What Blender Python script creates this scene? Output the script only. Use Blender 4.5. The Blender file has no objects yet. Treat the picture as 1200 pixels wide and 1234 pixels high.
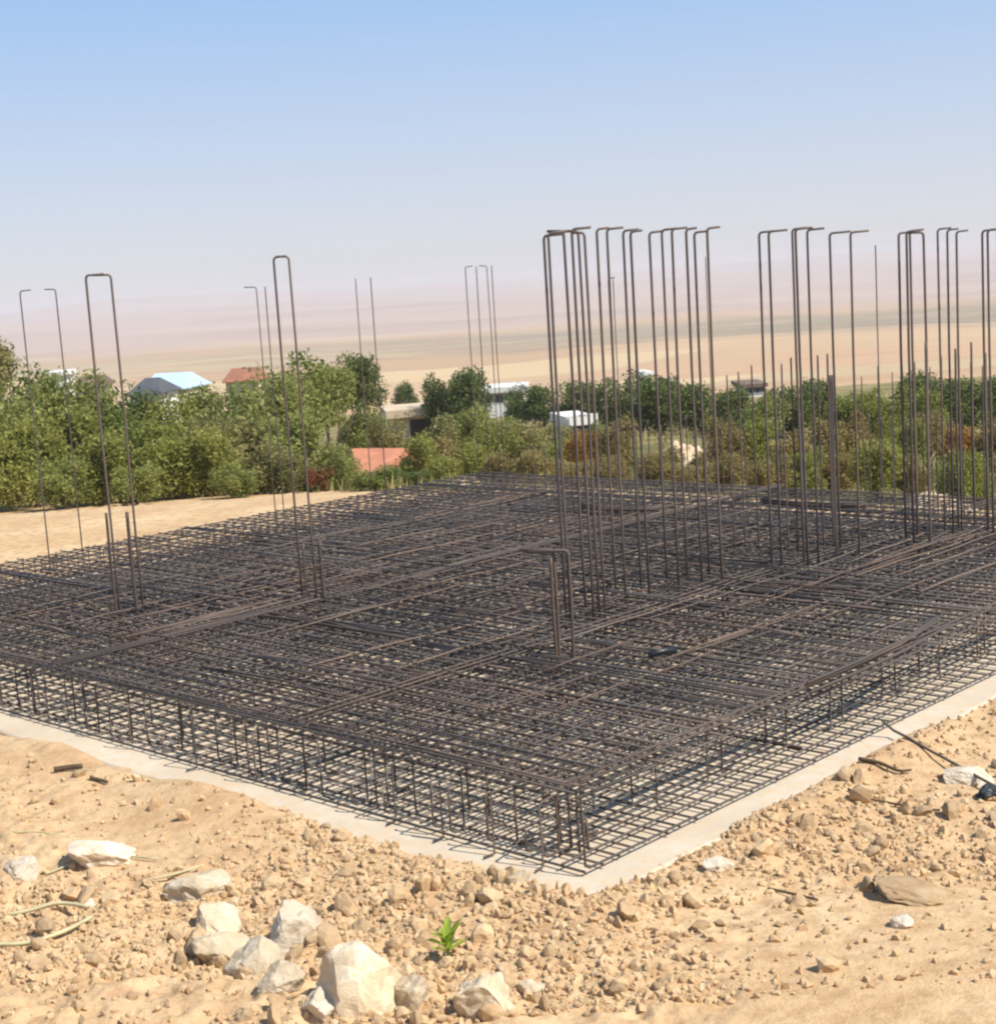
import bpy, bmesh, math, random
import numpy as np
from mathutils import Vector, Matrix, Euler

scene = bpy.context.scene
R = math.radians
rng = random.Random(11)
nrg = np.random.default_rng(7)

# ------------------------------------------------------------------ camera
HC = 4.4                      # eye above the top of the concrete slab
FPX, ROLL, PITCH = 1880.0, 3.7, 8.44   # focal length in photo pixels (1200 x 1234)
cam_data = bpy.data.cameras.new('camera')
cam = bpy.data.objects.new('camera', cam_data)
scene.collection.objects.link(cam)
scene.camera = cam
_p, _r = R(PITCH), R(ROLL)
_fw = Vector((0, math.cos(_p), -math.sin(_p)))
_rt = Vector((1, 0, 0))
_up = _rt.cross(_fw)
CRT = _rt * math.cos(_r) - _up * math.sin(_r)
CUP = _up * math.cos(_r) + _rt * math.sin(_r)
CAM = Vector((0, 0, HC))
_m = Matrix((CRT, CUP, -_fw)).transposed().to_4x4()
_m.translation = CAM
cam.matrix_world = _m
cam_data.sensor_fit = 'AUTO'
cam_data.sensor_width = 36.0
cam_data.lens = 36.0 * FPX / 1234.0
cam_data.clip_start = 0.1
cam_data.clip_end = 60000.0

# ------------------------------------------------------------------ sky, sun, exposure
SUN_DIR = Vector((0.76, -0.42, 1.06)).normalized()      # towards the sun
sun_el = math.asin(SUN_DIR.z)
sun_az = math.atan2(SUN_DIR.x, SUN_DIR.y)               # clockwise from +Y
world = bpy.data.worlds.new("World")
scene.world = world
world.use_nodes = True
wn, wl = world.node_tree.nodes, world.node_tree.links
wn.clear()
wo = wn.new('ShaderNodeOutputWorld')
bg = wn.new('ShaderNodeBackground')
sky = wn.new('ShaderNodeTexSky')
sky.sky_type = 'NISHITA'
sky.sun_disc = False
sky.sun_elevation = sun_el
sky.sun_rotation = sun_az
sky.altitude = 1500
sky.air_density = 1.0
sky.dust_density = 1.0
sky.ozone_density = 1.6
bg.inputs['Strength'].default_value = 0.10
# dusty late-summer air: the clear-sky model blended with an even elevation ramp (same all round)
EXPO = 0.70
wtc = wn.new('ShaderNodeTexCoord'); wsp = wn.new('ShaderNodeSeparateXYZ'); wl.new(wtc.outputs['Generated'], wsp.inputs[0])
wrp = wn.new('ShaderNodeValToRGB'); wl.new(wsp.outputs[2], wrp.inputs[0])
_k = 1.0 / (0.10 * 2 ** EXPO)
_st = [(0.0, (0.66, 0.675, 0.735)), (0.045, (0.625, 0.67, 0.78)), (0.095, (0.54, 0.645, 0.84)), (0.175, (0.365, 0.57, 0.88)), (0.45, (0.25, 0.43, 0.74)), (1.0, (0.15, 0.29, 0.56))]
while len(wrp.color_ramp.elements) < len(_st): wrp.color_ramp.elements.new(0.5)
for _e, (_q, _c) in zip(wrp.color_ramp.elements, _st):
    _e.position = _q; _e.color = (_c[0] * _k, _c[1] * _k, _c[2] * _k, 1)
wmx = wn.new('ShaderNodeMix'); wmx.data_type = 'RGBA'; wmx.inputs[0].default_value = 0.88
wl.new(sky.outputs[0], wmx.inputs[6]); wl.new(wrp.outputs[0], wmx.inputs[7])
wl.new(wmx.outputs[2], bg.inputs['Color'])
wl.new(bg.outputs[0], wo.inputs['Surface'])

sd = bpy.data.lights.new('sun', 'SUN')
sd.energy = 4.2
sd.angle = R(0.53)
sd.color = (1.0, 0.93, 0.83)
so = bpy.data.objects.new('sun', sd)
scene.collection.objects.link(so)
so.rotation_euler = SUN_DIR.to_track_quat('Z', 'Y').to_euler()
so.location = (30, -20, 40)

scene.view_settings.view_transform = 'Standard'
scene.view_settings.look = 'None'
scene.view_settings.exposure = EXPO
scene.view_settings.gamma = 1.0
scene.view_settings.use_curve_mapping = False
scene.render.engine = 'CYCLES'
cy = scene.cycles
cy.use_denoising = True
try:
    cy.denoiser = 'OPENIMAGEDENOISE'
except Exception:
    pass
cy.max_bounces = 6
cy.volume_bounces = 1
cy.transparent_max_bounces = 4
cy.caustics_reflective = False
cy.caustics_refractive = False
cy.filter_width = 2.3

COL = scene.collection

# ------------------------------------------------------------------ helpers
def ray(px, py):
    return (CRT * (px - 600) + CUP * (617 - py) + _fw * FPX).normalized()

def at_z(px, py, z=0.0):
    d = ray(px, py)
    return CAM + d * ((z - HC) / d.z)

def at_y(px, py, Y):
    d = ray(px, py)
    return CAM + d * (Y / d.y)

def project(P):
    v = Vector(P) - CAM
    k = FPX / v.dot(_fw)
    return 600 + k * v.dot(CRT), 617 - k * v.dot(CUP)

def link(o, parent=None):
    COL.objects.link(o)
    if parent is not None:
        o.parent = parent
    return o

def tag(o, label=None, cat=None, group=None, kind=None):
    if label: o['label'] = label
    if cat: o['category'] = cat
    if group: o['group'] = group
    if kind: o['kind'] = kind
    return o

def empty(name, loc, rz=0.0, scale=None):
    o = bpy.data.objects.new(name, None)
    o.empty_display_size = 0.3
    o.location = loc
    o.rotation_euler = (0, 0, rz)
    if scale is not None:
        o.scale = scale
    return link(o)

def mesh_from(name, verts, faces, mat=None, smooth=False):
    me = bpy.data.meshes.new(name)
    me.from_pydata([tuple(v) for v in verts], [], faces)
    me.update()
    if smooth:
        me.polygons.foreach_set('use_smooth', [True] * len(me.polygons))
    if mat is not None:
        for m in (mat if isinstance(mat, (list, tuple)) else [mat]):
            me.materials.append(m)
    return me

def quads_mesh(name, V, F, mat, smooth=False, matidx=None):
    """fast numpy mesh: V (n,3), F (m,k)"""
    V = np.asarray(V, dtype=np.float32); F = np.asarray(F, dtype=np.int32)
    me = bpy.data.meshes.new(name)
    k = F.shape[1]
    me.vertices.add(len(V)); me.vertices.foreach_set('co', V.ravel())
    me.loops.add(F.size); me.loops.foreach_set('vertex_index', F.ravel())
    me.polygons.add(len(F))
    me.polygons.foreach_set('loop_start', np.arange(0, F.size, k, dtype=np.int32))
    me.polygons.foreach_set('loop_total', np.full(len(F), k, dtype=np.int32))
    me.polygons.foreach_set('use_smooth', np.full(len(F), smooth, dtype=bool))
    for m in (mat if isinstance(mat, (list, tuple)) else [mat]):
        me.materials.append(m)
    if matidx is not None:
        me.polygons.foreach_set('material_index', np.asarray(matidx, dtype=np.int32))
    me.update(calc_edges=True)
    me.validate()
    return me

def obj(name, me, parent=None, loc=None, rot=None, scale=None):
    o = bpy.data.objects.new(name, me)
    if loc is not None: o.location = loc
    if rot is not None: o.rotation_euler = rot
    if scale is not None: o.scale = scale
    return link(o, parent)

def tube(points, radius, sides=6, cap=True):
    """verts, faces of a tube along a polyline; radius number or list"""
    P = [Vector(p) for p in points]
    n = len(P)
    rad = radius if isinstance(radius, (list, tuple)) else [radius] * n
    verts, faces = [], []
    prev = None
    for i in range(n):
        if i == 0: t = P[1] - P[0]
        elif i == n - 1: t = P[-1] - P[-2]
        else: t = (P[i + 1] - P[i]).normalized() + (P[i] - P[i - 1]).normalized()
        t.normalize()
        if prev is None:
            a = Vector((0, 0, 1)) if abs(t.z) < 0.9 else Vector((1, 0, 0))
            x = t.cross(a).normalized()
        else:
            x = (prev - t * prev.dot(t)).normalized()
        prev = x
        y = t.cross(x)
        for k in range(sides):
            an = 2 * math.pi * k / sides
            verts.append(P[i] + (x * math.cos(an) + y * math.sin(an)) * rad[i])
    for i in range(n - 1):
        for k in range(sides):
            k2 = (k + 1) % sides
            faces.append((i * sides + k, i * sides + k2, (i + 1) * sides + k2, (i + 1) * sides + k))
    if cap:
        faces.append(tuple(reversed(range(sides))))
        faces.append(tuple((n - 1) * sides + k for k in range(sides)))
    return verts, faces

class MB:
    def __init__(self): self.v, self.f = [], []
    def add(self, vf):
        o = len(self.v)
        self.v += list(vf[0]); self.f += [tuple(i + o for i in f) for f in vf[1]]
        return self
    def box(self, x0, x1, y0, y1, z0, z1):
        v = [(x, y, z) for z in (z0, z1) for (x, y) in ((x0, y0), (x1, y0), (x1, y1), (x0, y1))]
        return self.add((v, [(3, 2, 1, 0), (4, 5, 6, 7), (0, 1, 5, 4), (1, 2, 6, 5), (2, 3, 7, 6), (3, 0, 4, 7)]))
    def mesh(self, name, mat, smooth=False): return mesh_from(name, self.v, self.f, mat, smooth)

# numpy value noise
def _hash(ix, iy, s):
    ix = ix.astype(np.int64) & 0xFFFFFFFF
    iy = iy.astype(np.int64) & 0xFFFFFFFF
    h = (ix * 374761393 + iy * 668265263 + s * 974711) & 0xFFFFFFFF
    h = ((h ^ (h >> 13)) * 1274126177) & 0xFFFFFFFF
    return ((h ^ (h >> 16)) & 0xFFFFFF) / float(0xFFFFFF)

def vnoise(x, y, s=0):
    x = np.asarray(x, float); y = np.asarray(y, float)
    ix = np.floor(x); iy = np.floor(y); fx = x - ix; fy = y - iy
    fx = fx * fx * (3 - 2 * fx); fy = fy * fy * (3 - 2 * fy)
    a = _hash(ix, iy, s); b = _hash(ix + 1, iy, s); c = _hash(ix, iy + 1, s); d = _hash(ix + 1, iy + 1, s)
    return (a + (b - a) * fx) * (1 - fy) + (c + (d - c) * fx) * fy - 0.5

def fbm(x, y, s=0, o=4):
    t, a = 0, 1.0
    for k in range(o):
        t = t + a * vnoise(x * 2 ** k, y * 2 ** k, s + 17 * k); a *= 0.5
    return t

def sstep(a, b, x):
    t = np.clip((np.asarray(x, float) - a) / (b - a), 0, 1)
    return t * t * (3 - 2 * t)

# ------------------------------------------------------------------ slab frame
C0 = at_z(705, 1060)                       # near corner of the steel mat, on the slab
UA = Vector((-0.7205, 0.6934, 0)).normalized()   # along the near edge that runs off to the left
VB = Vector((UA.y, -UA.x, 0))                    # along the near edge that runs off to the right
UL, VL = 15.2, 14.7
def UV(u, v, z=0.0):
    p = C0 + UA * u + VB * v
    return Vector((p.x, p.y, z))
def to_uv(x, y):
    dx = np.asarray(x, float) - C0.x; dy = np.asarray(y, float) - C0.y
    return dx * UA.x + dy * UA.y, dx * VB.x + dy * VB.y
SU0, SU1, SV0, SV1 = -0.33, 15.5, -0.38, 15.0   # slab outline

# ------------------------------------------------------------------ materials
def new_mat(name):
    m = bpy.data.materials.new(name); m.use_nodes = True
    nt = m.node_tree
    return m, nt, nt.nodes['Principled BSDF']

def N(nt, t, **kw):
    n = nt.nodes.new(t)
    for k, v in kw.items():
        if k in ('operation', 'blend_type', 'data_type', 'feature', 'attribute_name', 'noise_dimensions', 'distance', 'vector_type', 'interpolation_type', 'clamp'):
            setattr(n, k, v)
        else:
            n.inputs[k].default_value = v
    return n

def ramp(nt, src, stops):
    r = nt.nodes.new('ShaderNodeValToRGB')
    els = r.color_ramp.elements
    while len(els) < len(stops): els.new(0.5)
    for e, (p, c) in zip(els, stops):
        e.position = p; e.color = (*c, 1) if len(c) == 3 else c
    nt.links.new(src, r.inputs[0])
    return r.outputs[0]

def mix(nt, fac, a, b, bt='MIX'):
    n = nt.nodes.new('ShaderNodeMix'); n.data_type = 'RGBA'; n.blend_type = bt
    for i, v in ((0, fac), (6, a), (7, b)):
        if hasattr(v, 'is_linked'): nt.links.new(v, n.inputs[i])
        elif i == 0: n.inputs[0].default_value = v
        else: n.inputs[i].default_value = (*v, 1)
    return n.outputs[2]

def noise(nt, vec, scale, detail=4, rough=0.55):
    n = N(nt, 'ShaderNodeTexNoise', Scale=scale, Detail=detail, Roughness=rough)
    if vec is not None: nt.links.new(vec, n.inputs['Vector'])
    return n.outputs['Fac']

def bump(nt, b, h, strength, dist):
    n = N(nt, 'ShaderNodeBump', Strength=strength, Distance=dist)
    nt.links.new(h, n.inputs['Height']); nt.links.new(n.outputs[0], b.inputs['Normal'])

def mat_earth(name, c_lo, c_mid, c_hi, sc=3.0, world_coords=True):
    m, nt, b = new_mat(name)
    g = nt.nodes.new('ShaderNodeNewGeometry') if world_coords else nt.nodes.new('ShaderNodeTexCoord')
    vec = g.outputs['Position'] if world_coords else g.outputs['Object']
    n1 = noise(nt, vec, sc, 6, 0.62)
    col = ramp(nt, n1, [(0.3, c_lo), (0.5, c_mid), (0.72, c_hi)])
    oi = nt.nodes.new('ShaderNodeObjectInfo')
    hs = N(nt, 'ShaderNodeHueSaturation', Hue=0.5)
    mr = N(nt, 'ShaderNodeMapRange'); mr.inputs[3].default_value = 0.70; mr.inputs[4].default_value = 1.15
    nt.links.new(oi.outputs['Random'], mr.inputs[0]); nt.links.new(mr.outputs[0], hs.inputs['Value'])
    nt.links.new(col, hs.inputs['Color'])
    nt.links.new(hs.outputs[0], b.inputs['Base Color'])
    b.inputs['Roughness'].default_value = 0.95
    b.inputs['Specular IOR Level'].default_value = 0.15
    bump(nt, b, noise(nt, vec, sc * 14, 5, 0.7), 0.6, 0.02)
    return m

def mat_rock(name, lo, mid, hi):
    m = mat_earth(name, lo, mid, hi, 4)
    nt = m.node_tree; b = nt.nodes['Principled BSDF']
    src = b.inputs['Base Color'].links[0].from_socket
    g = nt.nodes.new('ShaderNodeNewGeometry')
    n1 = noise(nt, g.outputs['Position'], 7.0, 6, .7)
    c = mix(nt, ramp(nt, n1, [(.50, (0, 0, 0)), (.66, (.6, .6, .6))]), src, (0.50, 0.36, 0.215))
    n2 = noise(nt, g.outputs['Position'], 38.0, 3, .6)
    c = mix(nt, ramp(nt, n2, [(.62, (0, 0, 0)), (.74, (.6, .6, .6))]), c, (0.30, 0.22, 0.14))
    nt.links.new(c, b.inputs['Base Color'])
    return m
M_CLOD = mat_earth('dry_clod_earth', (0.43, 0.28, 0.15), (0.53, 0.375, 0.217), (0.60, 0.455, 0.28), 6)
M_ROCK = mat_rock('pale_limestone', (0.53, 0.41, 0.27), (0.64, 0.53, 0.37), (0.72, 0.63, 0.48))
M_ROCKW = mat_rock('white_limestone', (0.54, 0.44, 0.32), (0.63, 0.54, 0.42), (0.71, 0.63, 0.52))

def mat_rust(name, c1, c2, c3):
    m, nt, b = new_mat(name)
    g = nt.nodes.new('ShaderNodeNewGeometry')
    oi = nt.nodes.new('ShaderNodeObjectInfo')
    n1 = noise(nt, g.outputs['Position'], 0.45, 6, 0.7)
    add = N(nt, 'ShaderNodeMath', operation='MULTIPLY_ADD'); add.inputs[1].default_value = 0.5; 
    nt.links.new(oi.outputs['Random'], add.inputs[0]); nt.links.new(n1, add.inputs[2])
    col = ramp(nt, add.outputs[0], [(0.42, c1), (0.72, c2), (1.0, c3)])
    rn = noise(nt, g.outputs['Position'], 0.33, 4, 0.7)
    col = mix(nt, ramp(nt, rn, [(0.46, (0, 0, 0)), (0.62, (.38, .38, .38))]), col, (0.125, 0.078, 0.054))
    rf = noise(nt, g.outputs['Position'], 9.0, 3, 0.7)
    col = mix(nt, ramp(nt, rf, [(0.58, (0, 0, 0)), (0.72, (.4, .4, .4))]), col, (0.170, 0.095, 0.056))
    nt.links.new(col, b.inputs['Base Color'])
    b.inputs['Roughness'].default_value = 0.72
    b.inputs['Metallic'].default_value = 0.15
    bump(nt, b, noise(nt, g.outputs['Position'], 60, 2), 0.4, 0.004)
    return m
M_STEEL = mat_rust('weathered_rebar', (0.054, 0.050, 0.049), (0.092, 0.081, 0.075), (0.16, 0.125, 0.104))
M_STEELD = mat_rust('dark_rebar', (0.046, 0.044, 0.047), (0.074, 0.064, 0.060), (0.12, 0.088, 0.070))

M_BAR = mat_rust('standing_rebar', (0.066, 0.061, 0.062), (0.098, 0.083, 0.077), (0.15, 0.113, 0.092))
M_RUSTY = mat_rust('rusty_rebar', (0.088, 0.060, 0.048), (0.135, 0.092, 0.070), (0.20, 0.145, 0.11))

def mat_concrete():
    m, nt, b = new_mat('lean_concrete')
    g = nt.nodes.new('ShaderNodeNewGeometry')
    n1 = noise(nt, g.outputs['Position'], 0.9, 6, 0.65)
    n2 = noise(nt, g.outputs['Position'], 7, 6, 0.7)
    c = ramp(nt, n1, [(0.3, (0.45, 0.38, 0.28)), (0.55, (0.54, 0.475, 0.37)), (0.75, (0.60, 0.54, 0.44))])
    c = mix(nt, ramp(nt, n2, [(0.40, (0.08, 0.08, 0.08)), (0.62, (0.75, 0.75, 0.75))]), c, (0.54, 0.40, 0.25))
    n4 = noise(nt, g.outputs['Position'], 2.2, 5, 0.7)
    c = mix(nt, ramp(nt, n4, [(0.56, (0, 0, 0)), (0.70, (0.5, 0.5, 0.5))]), c, (0.40, 0.33, 0.25))
    nt.links.new(c, b.inputs['Base Color'])
    b.inputs['Roughness'].default_value = 0.9
    bump(nt, b, n2, 0.35, 0.02)
    return m
M_CONC = mat_concrete()

def mat_plain(name, col, rough=0.85, var=0.12, sc=3.0):
    m, nt, b = new_mat(name)
    tc = nt.nodes.new('ShaderNodeTexCoord')
    n1 = noise(nt, tc.outputs['Object'], sc, 5, 0.6)
    lo = tuple(x * (1 - var * 1.6) for x in col); hi = tuple(min(1, x * (1 + var)) for x in col)
    nt.links.new(ramp(nt, n1, [(0.3, lo), (0.7, hi)]), b.inputs['Base Color'])
    b.inputs['Roughness'].default_value = rough
    return m

def mat_leaf(name, cols, trans=0.42):
    cols = [(min(.4, a * 1.46), b * 1.44, c * 1.25) for a, b, c in cols]
    m, nt, b = new_mat(name)
    g = nt.nodes.new('ShaderNodeNewGeometry')
    oi = nt.nodes.new('ShaderNodeObjectInfo')
    n1 = noise(nt, g.outputs['Position'], 0.9, 3)
    a = N(nt, 'ShaderNodeMath', operation='MULTIPLY_ADD'); a.inputs[1].default_value = 0.45
    nt.links.new(g.outputs['Random Per Island'], a.inputs[0]); nt.links.new(n1, a.inputs[2])
    s = N(nt, 'ShaderNodeMath', operation='MULTIPLY_ADD'); s.inputs[1].default_value = 0.30
    nt.links.new(oi.outputs['Random'], s.inputs[0]); nt.links.new(a.outputs[0], s.inputs[2])
    k = len(cols)
    col = ramp(nt, s.outputs[0], [(0.40 + 0.62 * i / (k - 1), c) for i, c in enumerate(cols)])
    nt.links.new(col, b.inputs['Base Color'])
    b.inputs['Roughness'].default_value = 0.6
    b.inputs['Specular IOR Level'].default_value = 0.25
    tr = nt.nodes.new('ShaderNodeBsdfTranslucent')
    nt.links.new(col, tr.inputs['Color'])
    ms = nt.nodes.new('ShaderNodeMixShader'); ms.inputs[0].default_value = trans
    nt.links.new(b.outputs[0], ms.inputs[1]); nt.links.new(tr.outputs[0], ms.inputs[2])
    nt.links.new(ms.outputs[0], nt.nodes['Material Output'].inputs['Surface'])
    return m
LEAF = {
    'green':  mat_leaf('leaf_green', [(0.075, 0.102, 0.026), (0.140, 0.165, 0.048), (0.215, 0.225, 0.078)]),
    'dark':   mat_leaf('leaf_dark', [(0.045, 0.066, 0.022), (0.075, 0.1, 0.032), (0.11, 0.13, 0.044)]),
    'lime':   mat_leaf('leaf_yellow_green', [(0.092, 0.118, 0.026), (0.155, 0.172, 0.042), (0.225, 0.222, 0.068)]),
    'olive':  mat_leaf('leaf_dry_olive', [(0.102, 0.108, 0.040), (0.158, 0.156, 0.062), (0.225, 0.205, 0.090)]),
    'dry':    mat_leaf('leaf_straw', [(0.115, 0.100, 0.036), (0.175, 0.145, 0.058), (0.240, 0.190, 0.085)]),
    'brown':  mat_leaf('leaf_brown', [(0.100, 0.078, 0.032), (0.150, 0.115, 0.048), (0.205, 0.155, 0.070)]),
    'rust':   mat_leaf('leaf_rust', [(0.130, 0.052, 0.016), (0.200, 0.090, 0.024), (0.230, 0.130, 0.036)]),
    'red':    mat_leaf('leaf_red', [(0.120, 0.012, 0.012), (0.190, 0.024, 0.024), (0.120, 0.080, 0.030)]),
}
M_BARK = mat_plain('bark', (0.11, 0.085, 0.06), 0.95, 0.3, 8)

# ------------------------------------------------------------------ terrain
def terrain(x, y):
    x = np.asarray(x, float); y = np.asarray(y, float)
    r = np.hypot(x, y)
    # crest behind the slab, then the hillside, then the plain
    yy = np.where(y > 0, np.maximum(y, r * 0.8), y)
    z = np.interp(yy, [33, 37, 60, 100, 160, 300, 600, 880, 1200], [0, -0.35, -1.9, -4.4, -8.2, -19, -44, -60, -62])
    z = z + 2.75 * sstep(8.2, 2.0, y)                     # the bank the photographer stands on
    z = z + 0.18 * sstep(11.0, 8.0, y)
    _u, _v = to_uv(x, y)
    z = z - 0.07 * np.clip(_v - 16.0, 0, 14) * (y > 15)
    # hollow with the red-roofed shed
    z = z - 2.6 * np.exp(-(((x + 4.5) / 7.5) ** 2 + ((y - 56) / 8.0) ** 2))
    # undulation
    z = z + 0.5 * fbm(x / 14, y / 14, 3, 3) * sstep(36, 60, r)
    z = z + 7.0 * fbm(x / 260, y / 260, 5, 3) * sstep(300, 900, r)
    # far hills
    hz = np.interp(r, [1900, 2600, 4000, 6000, 8200, 9800], [0, 3, 9, 20, 50, 40])
    z = z + hz * (0.85 + 0.75 * fbm(x / 1700, y / 2600, 9, 4)) + sstep(1900, 3500, r) * 14 * fbm(x / 1300, y / 900, 12, 4)
    for (hx, hy, hh, hs, ht) in ((-1750, 7700, 52, 520, 900), (-1050, 8200, 36, 380, 800), (-200, 8300, 30, 700, 800), (1000, 8000, 34, 600, 900), (2000, 7900, 44, 700, 900), (-700, 5200, 20, 520, 600), (700, 5600, 22, 640, 600), (-1300, 4300, 16, 420, 500), (1700, 4700, 20, 500, 600), (150, 3800, 10, 420, 400)):
        z = z + hh * np.exp(-((x - hx) / hs) ** 2 - ((y - hy) / ht) ** 2)
    # site roughness
    near = sstep(60, 30, r)
    u, v = to_uv(x, y)
    ins = np.minimum(np.minimum(u - SU0, SU1 - u), np.minimum(v - SV0, SV1 - v))
    lump = sstep(-0.05, 0.28, fbm(x / 2.4, y / 2.4, 21, 3) + 0.30 * sstep(13.5, 10.5, y + 0.25 * np.abs(x - 1.0)))
    pxx = 600 + FPX * x / np.maximum(y, 1.0)
    lump = lump * (1 - .9 * sstep(760, 960, pxx) * sstep(10.9, 10.2, y))
    rough = 0.16 * fbm(x / 3.0, y / 3.0, 31, 3) * 0.5 + 0.016 * fbm(x / 0.55, y / 0.55, 33, 3) + lump * 0.075 * fbm(x / 0.16, y / 0.16, 37, 3)
    rough = rough * sstep(-0.1, -1.2, ins) + (1 - sstep(-0.1, -1.2, ins)) * (0.055 * fbm(x / 0.7, y / 0.7, 41, 4))
    z = z + near * rough
    z = z - 0.035 * near
    # dirt drifts up on the slab's rim, then goes below it
    z = z + (0.065 + 0.09 * fbm(x / 1.1, y / 1.1, 71, 4)) * near * sstep(0.9, 0.0, np.abs(ins)) * sstep(0.4, -0.1, ins)
    z = np.where(ins > 0.04, z - 0.50 * sstep(0.04, 0.45, ins) * near, z)
    return z

def tz(x, y): return float(terrain(np.array([x]), np.array([y]))[0])

def mat_ground():
    m, nt, b = new_mat('ground_earth')
    L = nt.links
    g = nt.nodes.new('ShaderNodeNewGeometry')
    pos = g.outputs['Position']
    sep = nt.nodes.new('ShaderNodeSeparateXYZ'); L.new(pos, sep.inputs[0])
    ln = N(nt, 'ShaderNodeVectorMath', operation='LENGTH'); L.new(pos, ln.inputs[0])
    dist = ln.outputs['Value']
    def mr(src, a, c, lo=0.0, hi=1.0):
        n = N(nt, 'ShaderNodeMapRange'); n.interpolation_type = 'SMOOTHSTEP'
        n.inputs[1].default_value = a; n.inputs[2].default_value = c; n.inputs[3].default_value = lo; n.inputs[4].default_value = hi
        L.new(src, n.inputs[0]); return n.outputs[0]
    # near earth
    n1 = noise(nt, pos, 0.55, 6, 0.6)
    n2 = noise(nt, pos, 5.0, 6, 0.7)
    n3 = noise(nt, pos, 26.0, 4, 0.7)
    earth = ramp(nt, n1, [(0.32, (0.50, 0.328, 0.178)), (0.5, (0.56, 0.392, 0.222)), (0.68, (0.61, 0.456, 0.276))])
    earth = mix(nt, ramp(nt, n2, [(0.38, (0.75, 0.75, 0.75)), (0.55, (0, 0, 0))]), earth, (0.40, 0.25, 0.13))
    earth = mix(nt, ramp(nt, n3, [(0.60, (0, 0, 0)), (0.75, (0.5, 0.5, 0.5))]), earth, (0.64, 0.52, 0.35))
    # dry grass slope
    g1 = noise(nt, pos, 0.22, 6, 0.65)
    grass = ramp(nt, g1, [(0.3, (0.10, 0.095, 0.035)), (0.48, (0.19, 0.16, 0.065)), (0.62, (0.30, 0.235, 0.11)), (0.75, (0.42, 0.32, 0.17))])
    vd = N(nt, 'ShaderNodeVectorMath', operation='DOT_PRODUCT'); L.new(pos, vd.inputs[0]); vd.inputs[1].default_value = tuple(VB)
    vc = C0.dot(VB)
    vz = mr(vd.outputs['Value'], vc + 15.6, vc + 17.2)
    mxx = N(nt, 'ShaderNodeMath', operation='MAXIMUM'); L.new(mr(dist, 38, 44), mxx.inputs[0]); L.new(vz, mxx.inputs[1])
    c = mix(nt, mxx.outputs[0], earth, grass)
    # plain: long strips of stubble and bare fields
    mp = N(nt, 'ShaderNodeMapping'); mp.inputs['Scale'].default_value = (1 / 420, 1 / 105, 0.0); mp.inputs['Rotation'].default_value = (0, 0, R(7))
    L.new(pos, mp.inputs[0])
    vo = N(nt, 'ShaderNodeTexVoronoi', Scale=1.0, Randomness=0.8); L.new(mp.outputs[0], vo.inputs['Vector'])
    sr = nt.nodes.new('ShaderNodeSeparateColor'); L.new(vo.outputs['Color'], sr.inputs[0])
    field = ramp(nt, sr.outputs[0], [(0.0, (0.40, 0.25, 0.125)), (0.3, (0.47, 0.32, 0.165)), (0.6, (0.46, 0.285, 0.155)), (0.8, (0.53, 0.39, 0.20)), (1.0, (0.38, 0.27, 0.15))])
    mp2 = N(nt, 'ShaderNodeMapping'); mp2.inputs['Scale'].default_value = (1 / 300, 1 / 40, 0.0)
    L.new(pos, mp2.inputs[0])
    fs = noise(nt, mp2.outputs[0], 1.0, 5, 0.6)
    field = mix(nt, ramp(nt, fs, [(0.55, (0, 0, 0)), (0.72, (0.55, 0.55, 0.55))]), field, (0.30, 0.20, 0.12))
    c = mix(nt, mr(dist, 190, 420), c, field)
    # belt of irrigated green, wider towards +X
    mx = N(nt, 'ShaderNodeMapping'); mx.inputs['Scale'].default_value = (1 / 240, 1 / 160, 0.0)
    L.new(pos, mx.inputs[0])
    bn = noise(nt, mx.outputs[0], 1.0, 4, 0.6)
    ofs = N(nt, 'ShaderNodeMath', operation='MULTIPLY_ADD'); ofs.inputs[1].default_value = 260; L.new(bn, ofs.inputs[0])
    xo = N(nt, 'ShaderNodeMath', operation='MULTIPLY_ADD'); xo.inputs[1].default_value = 0.05; L.new(sep.outputs[0], xo.inputs[0]); L.new(sep.outputs[1], xo.inputs[2])
    L.new(xo.outputs[0], ofs.inputs[2])
    bd = ofs.outputs[0]
    b1 = mr(bd, 1500, 1640); b2 = mr(bd, 2350, 1950)
    bm = N(nt, 'ShaderNodeMath', operation='MULTIPLY'); L.new(b1, bm.inputs[0]); L.new(b2, bm.inputs[1])
    wx = mr(sep.outputs[0], -520, 360, 0.18, 0.62)
    bm2 = N(nt, 'ShaderNodeMath', operation='MULTIPLY'); L.new(bm.outputs[0], bm2.inputs[0]); L.new(wx, bm2.inputs[1])
    mb2 = N(nt, 'ShaderNodeMapping'); mb2.inputs['Scale'].default_value = (1 / 150, 1 / 70, 0.0); L.new(pos, mb2.inputs[0])
    bcol = ramp(nt, noise(nt, mb2.outputs[0], 1.0, 5, 0.65), [(0.35, (0.050, 0.066, 0.045)), (0.5, (0.10, 0.105, 0.065)), (0.66, (0.30, 0.22, 0.14))])
    c = mix(nt, bm2.outputs[0], c, bcol)
    # pinkish bare hills
    hn = N(nt, 'ShaderNodeMapping'); hn.inputs['Scale'].default_value = (1 / 900, 1 / 500, 0.0); L.new(pos, hn.inputs[0])
    h1 = noise(nt, hn.outputs[0], 1.0, 6, 0.6)
    hill = ramp(nt, h1, [(0.3, (0.30, 0.21, 0.16)), (0.5, (0.40, 0.28, 0.21)), (0.7, (0.46, 0.34, 0.26))])
    c = mix(nt, mr(dist, 2050, 2500), c, hill)
    L.new(c, b.inputs['Base Color'])
    b.inputs['Roughness'].default_value = 0.97
    b.inputs['Specular IOR Level'].default_value = 0.1
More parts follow.
